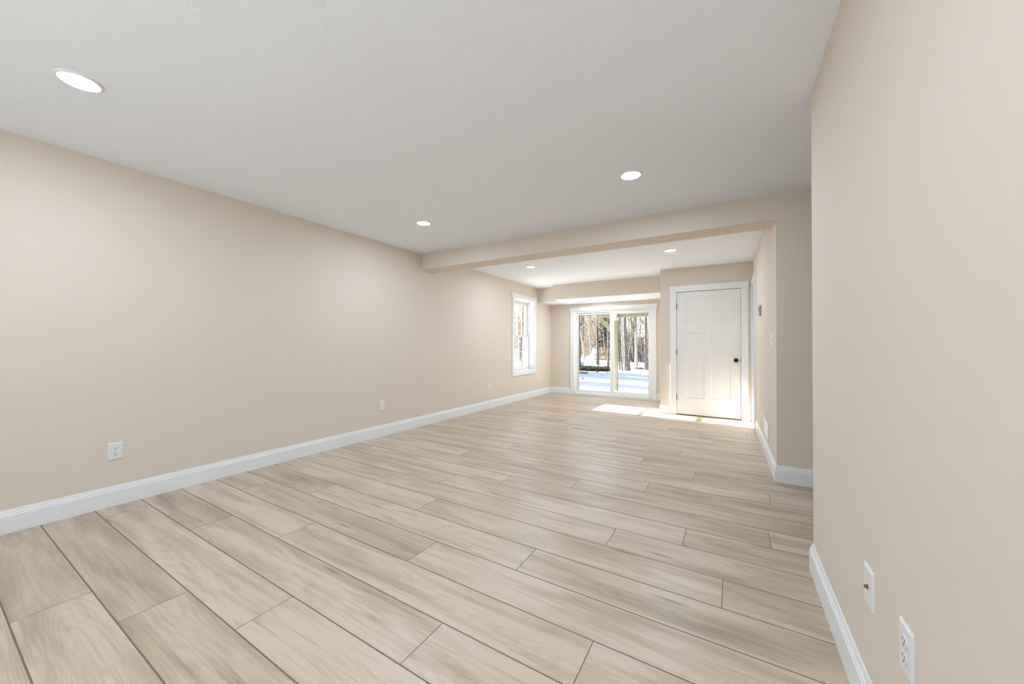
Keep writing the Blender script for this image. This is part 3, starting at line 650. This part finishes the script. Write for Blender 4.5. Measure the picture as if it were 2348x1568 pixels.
# ---- evergreens
def evergreen(ex, ey, ht, rad0, n, label, group, seed, low=0.7):
    ez = ground_z(ex, ey); R = random.Random(seed)
    e = tag(empty('evergreen_tree', (ex, ey, ez)), label, 'tree', group)
    MB().tube([(ex, ey, ez-.1), (ex, ey, ez+ht+.1)], [.022*ht**.8, .02], 7).build('trunk', DARKBARK, e)
    m = MB()
    for k in range(n):
        t = R.random()**1.25; z = ez+low+(ht-low)*t; rad = rad0*(1-t)+0.06; a = R.uniform(0, 6.283); c, s_ = math.cos(a), math.sin(a); L = rad*R.uniform(.5, 1.0); wd = (0.05+0.06*(1-t))*rad0
        p0 = V((ex, ey, z)); tip = V((ex+c*L, ey+s_*L, z-.25*L)); sd = V((-s_, c, 0))*wd; mid = p0.lerp(tip, .6)
        m.poly([p0, mid+sd, tip, mid-sd, mid+V((0, 0, .05*rad0))], [(0, 1, 4), (1, 2, 4), (2, 3, 4), (3, 0, 4)])
    m.build('needles', NEEDLE, e)
evergreen(-.298*29.0, 29.0, 5.2, 0.95, 520, 'dark evergreen on the hillside behind the middle of the left pane', None, 5)
for i, (ex, ey, ht, rr) in enumerate([(-15.5, 12.6, 9.0, 2.1), (-18.5, 15.6, 10.5, 2.4), (-14.6, 17.2, 7.2, 1.6), (-22.5, 12.9, 11.0, 2.2), (-25.0, 17.6, 12.0, 2.6)]):  # unseen evergreens added as occluders that keep the lawn in shade
    evergreen(ex, ey, ht, rr, 900, 'tall evergreen added unseen left of the yard to shade the snow', 'unseen evergreens added left of the yard', 60+i, 0.3)

# ---- undergrowth nobody could count
m = MB(); R = random.Random(9)
for k in range(2600):
    y = R.uniform(24.5, 41)**1.0; kk = R.uniform(-.66, -.14); x = kk*y
    if y < 27.2 and R.random() < .8: continue
    z = ground_z(x, y)-.05; h = R.uniform(.5, 2.9); a = R.uniform(0, 6.283); ln = R.uniform(.05, .55)*h; r = R.uniform(.006, .017)
    p = [V((x, y, z)), V((x+math.cos(a)*ln*.4, y+math.sin(a)*ln*.4, z+h*.55)), V((x+math.cos(a)*ln, y+math.sin(a)*ln, z+h))]
    m.tube(p, [r, r*.75, r*.3], 3)
    for _ in range(3):
        t = R.uniform(.3, .9); q = p[0].lerp(p[2], t); a2 = R.uniform(0, 6.283); d = V((math.cos(a2), math.sin(a2), R.uniform(.2, 1)))*h*R.uniform(.12, .3); m.tube([q, q+d], [r*.6, r*.2], 3)
o = m.build('undergrowth', TWIG); o['kind'] = 'stuff'; tag(o, 'tan leafless undergrowth covering the hillside', 'undergrowth')
m = MB(); R = random.Random(19)
for k in range(1900):
    y = R.uniform(17.6, 20.2); kk = R.uniform(-.372, -.283); x = kk*y; z = ground_z(x, y)-.03; h = R.uniform(.04, .20); a = R.uniform(0, 6.283); l = R.uniform(.05, .25); r = R.uniform(.010, .022)
    m.tube([(x, y, z), (x+math.cos(a)*l, y+math.sin(a)*l, z+h)], [r, r*.4], 3)
o = m.build('brush_row', BRUSH); o['kind'] = 'stuff'; tag(o, 'dark low brush along the far edge of the snow, left pane', 'brush')

# ---- lumps in the snow
def lump(name, x, y, rx, ry, rz, material, label, cat, seed, parent=None, dz=0.0, nm=None):
    m = MB(); pts = []; nu, nv = 18, 9; z0 = ground_z(x, y)+dz
    for j in range(nv+1):
        for i in range(nu):
            a = 2*math.pi*i/nu; b = math.pi*j/nv; d = V((math.sin(b)*math.cos(a), math.sin(b)*math.sin(a), math.cos(b)))
            s = 1+.28*mn.noise(d*1.7+V((seed, 0, 0)))+.12*mn.noise(d*4+V((0, seed, 0))); pts.append((x+d.x*rx*s, y+d.y*ry*s, z0+d.z*rz*s))
    f = [(j*nu+i, j*nu+(i+1) % nu, (j+1)*nu+(i+1) % nu, (j+1)*nu+i) for j in range(nv) for i in range(nu)]
    o = m.poly(pts, f, 0, True).build(name, material, parent)
    if label: tag(o, label, cat)
    return o
lump('rock', -.3660*16.3, 16.3, .09, .09, .09, ROCK, 'leftmost dark rock poking out of the snow, left pane', 'rock', 1)
lump('rock', -.3575*15.9, 15.9, .10, .09, .08, ROCK, 'dark rock in the snow just right of the leftmost rock', 'rock', 2)
lump('rock', -.3500*16.1, 16.1, .07, .08, .07, ROCK, 'smallest dark rock of the left cluster in the snow', 'rock', 3)
lump('rock', -.3195*17.0, 17.0, .08, .08, .07, ROCK, 'single dark rock in the snow at the middle of the left pane', 'rock', 4)
lump('rock', -.2100*21.0, 21.0, .36, .20, .13, ROCK, 'low grey rock at the foot of the broad pale trunk', 'rock', 5)
e = tag(empty('snowy_shrub', (-.337*26.2, 26.2, ground_z(-.337*26.2, 26.2))), 'white snow-laden shrub beyond the brush, left pane', 'shrub')
for i, (dx, dz, s) in enumerate([(-.15, .15, .42), (.12, .45, .30), (.28, .80, .20), (-.55, .05, .36), (.42, .98, .10), (.20, 1.0, .09)]):
    lump('snow_clump', -.337*26.2+dx, 26.2, s, s*.7, s*.8, SNOW, None, None, 11+i, e, dz)
m = MB(); R = random.Random(3); bx = -.337*26.2
for k in range(40): m.tube([(bx+R.uniform(-.4, .4), 26.2+R.uniform(-.2, .2), ground_z(bx, 26.2)-.05), (bx+R.uniform(-.6, .6), 26.2+R.uniform(-.3, .3), ground_z(bx, 26.2)+R.uniform(.6, 1.3))], [.012, .005], 3)
m.build('stems', TWIG, e)
lump('snow_mound', -.361*24.0, 24.0, .60, .5, .28, SNOW, 'long low mound of snow behind the brush row, left', 'snow mound', 21)
lump('snow_mound', -.322*24.5, 24.5, .9, .5, .25, SNOW, 'shallow mound of snow behind the brush row, middle', 'snow mound', 22)
lump('snow_mound', -.292*24.0, 24.0, .8, .5, .26, SNOW, 'shallow mound of snow behind the brush row, right', 'snow mound', 23)
# ---- pale blue bin, pink marker flags
bx, by = -.3630*20.2, 20.2; bz = ground_z(bx, by)
e = tag(empty('storage_bin', (bx, by, bz)), 'pale blue bin standing behind the brush row', 'bin')
PB = mat('pale_blue_plastic', (0.50, 0.63, 0.68), 0.5)
m = MB(); m.poly([(bx+sx*q, by+sy*q, bz+z) for z, q in ((-.05, .08), (.30, .10)) for sx, sy in ((-1, -1), (1, -1), (1, 1), (-1, 1))], [(0,3,2,1),(4,5,6,7),(0,1,5,4),(1,2,6,5),(2,3,7,6),(3,0,4,7)]); m.build('body', PB, e)
m = MB(); m.box(bx-.115, bx+.115, by-.115, by+.115, bz+.30, bz+.33); m.build('lid', PB, e, .006)
def flag(x, y, s, label):
    z = ground_z(x, y); e = tag(empty('marker_flag', (x, y, z)), label, 'flag')
    m = MB(); m.tube([(x, y, z-.1), (x, y, z+.03+s*1.5)], [.003, .003], 5); m.build('wire_stake', GALV, e)
    m = MB(); a = [(x+s*u, y+.02*math.sin(u*5), z+.03+s*(.5+w_)) for u, w_ in ((0, 0), (.5, -.1), (1.0, .15), (0, .9), (.5, .8), (.95, 1.0))]
    m.poly(a + [(p[0], p[1]+.002, p[2]) for p in a], [(0,1,4,3),(1,2,5,4),(6,9,10,7),(7,10,11,8),(0,3,9,6),(2,8,11,5),(3,4,10,9),(4,5,11,10),(0,6,7,1),(1,7,8,2)]); m.build('flag_sheet', PINK, e)
flag(-.364*12.2, 12.2, .085, 'bright pink marker flag in the snow nearest the glass')
flag(-.3655*15.2, 15.2, .05, 'small pink marker flag by the left rocks')
flag(-.2935*16.2, 16.2, .05, 'small pink marker flag near the right stile of the left pane')

# ---- far shed and tarp
sx, sy = -.1995*36, 36; sz = ground_z(sx, sy)-.3
e = tag(empty('garden_shed', (sx, sy, sz)), 'far brown shed under a snowy roof, right pane', 'shed')
m = MB(); m.box(sx-.75, sx+1.1, sy, sy+2, sz, sz+1.5); m.build('walls', BRICK, e)
m = MB(); m.box(sx-.55, sx-.05, sy-.03, sy, sz+.5, sz+1.2); m.build('window', SLOT, e)
m = MB(); m.box(sx+.25, sx+.8, sy-.03, sy, sz+.3, sz+1.3); m.build('door', mat('shed_door', (.62, .52, .46), .8), e)
m = MB(); m.poly([(x, y, z) for x in (sx-.95, sx+1.3) for y, z in ((sy-.25, sz+1.45), (sy+1, sz+2.05), (sy+2.25, sz+1.45), (sy+2.25, sz+1.6), (sy+1, sz+2.25), (sy-.25, sz+1.6))], [(0,1,2,3,4,5),(11,10,9,8,7,6),(0,6,7,1),(1,7,8,2),(2,8,9,3),(3,9,10,4),(4,10,11,5),(5,11,6,0)]); m.build('snowy_roof', SNOW, e)
tx, ty = -.2035*29.5, 29.5; tz = ground_z(tx, ty)
m = MB(); pts = [(tx-.22, ty, tz-.05), (tx+.26, ty, tz-.05), (tx+.26, ty+.7, tz-.05), (tx-.22, ty+.7, tz-.05), (tx-.05, ty+.1, tz+.42), (tx+.18, ty+.1, tz+.45), (tx+.16, ty+.6, tz+.42), (tx-.04, ty+.6, tz+.38), (tx+.06, ty+.35, tz+.52)]
m.poly(pts, [(3,2,1,0),(0,1,5,4),(1,2,6,5),(2,3,7,6),(3,0,4,7),(4,5,8),(5,6,8),(6,7,8),(7,4,8)]); tag(m.build('tarp_cover', BLUE), 'blue tarp heap in the snow in front of the far shed', 'tarp')
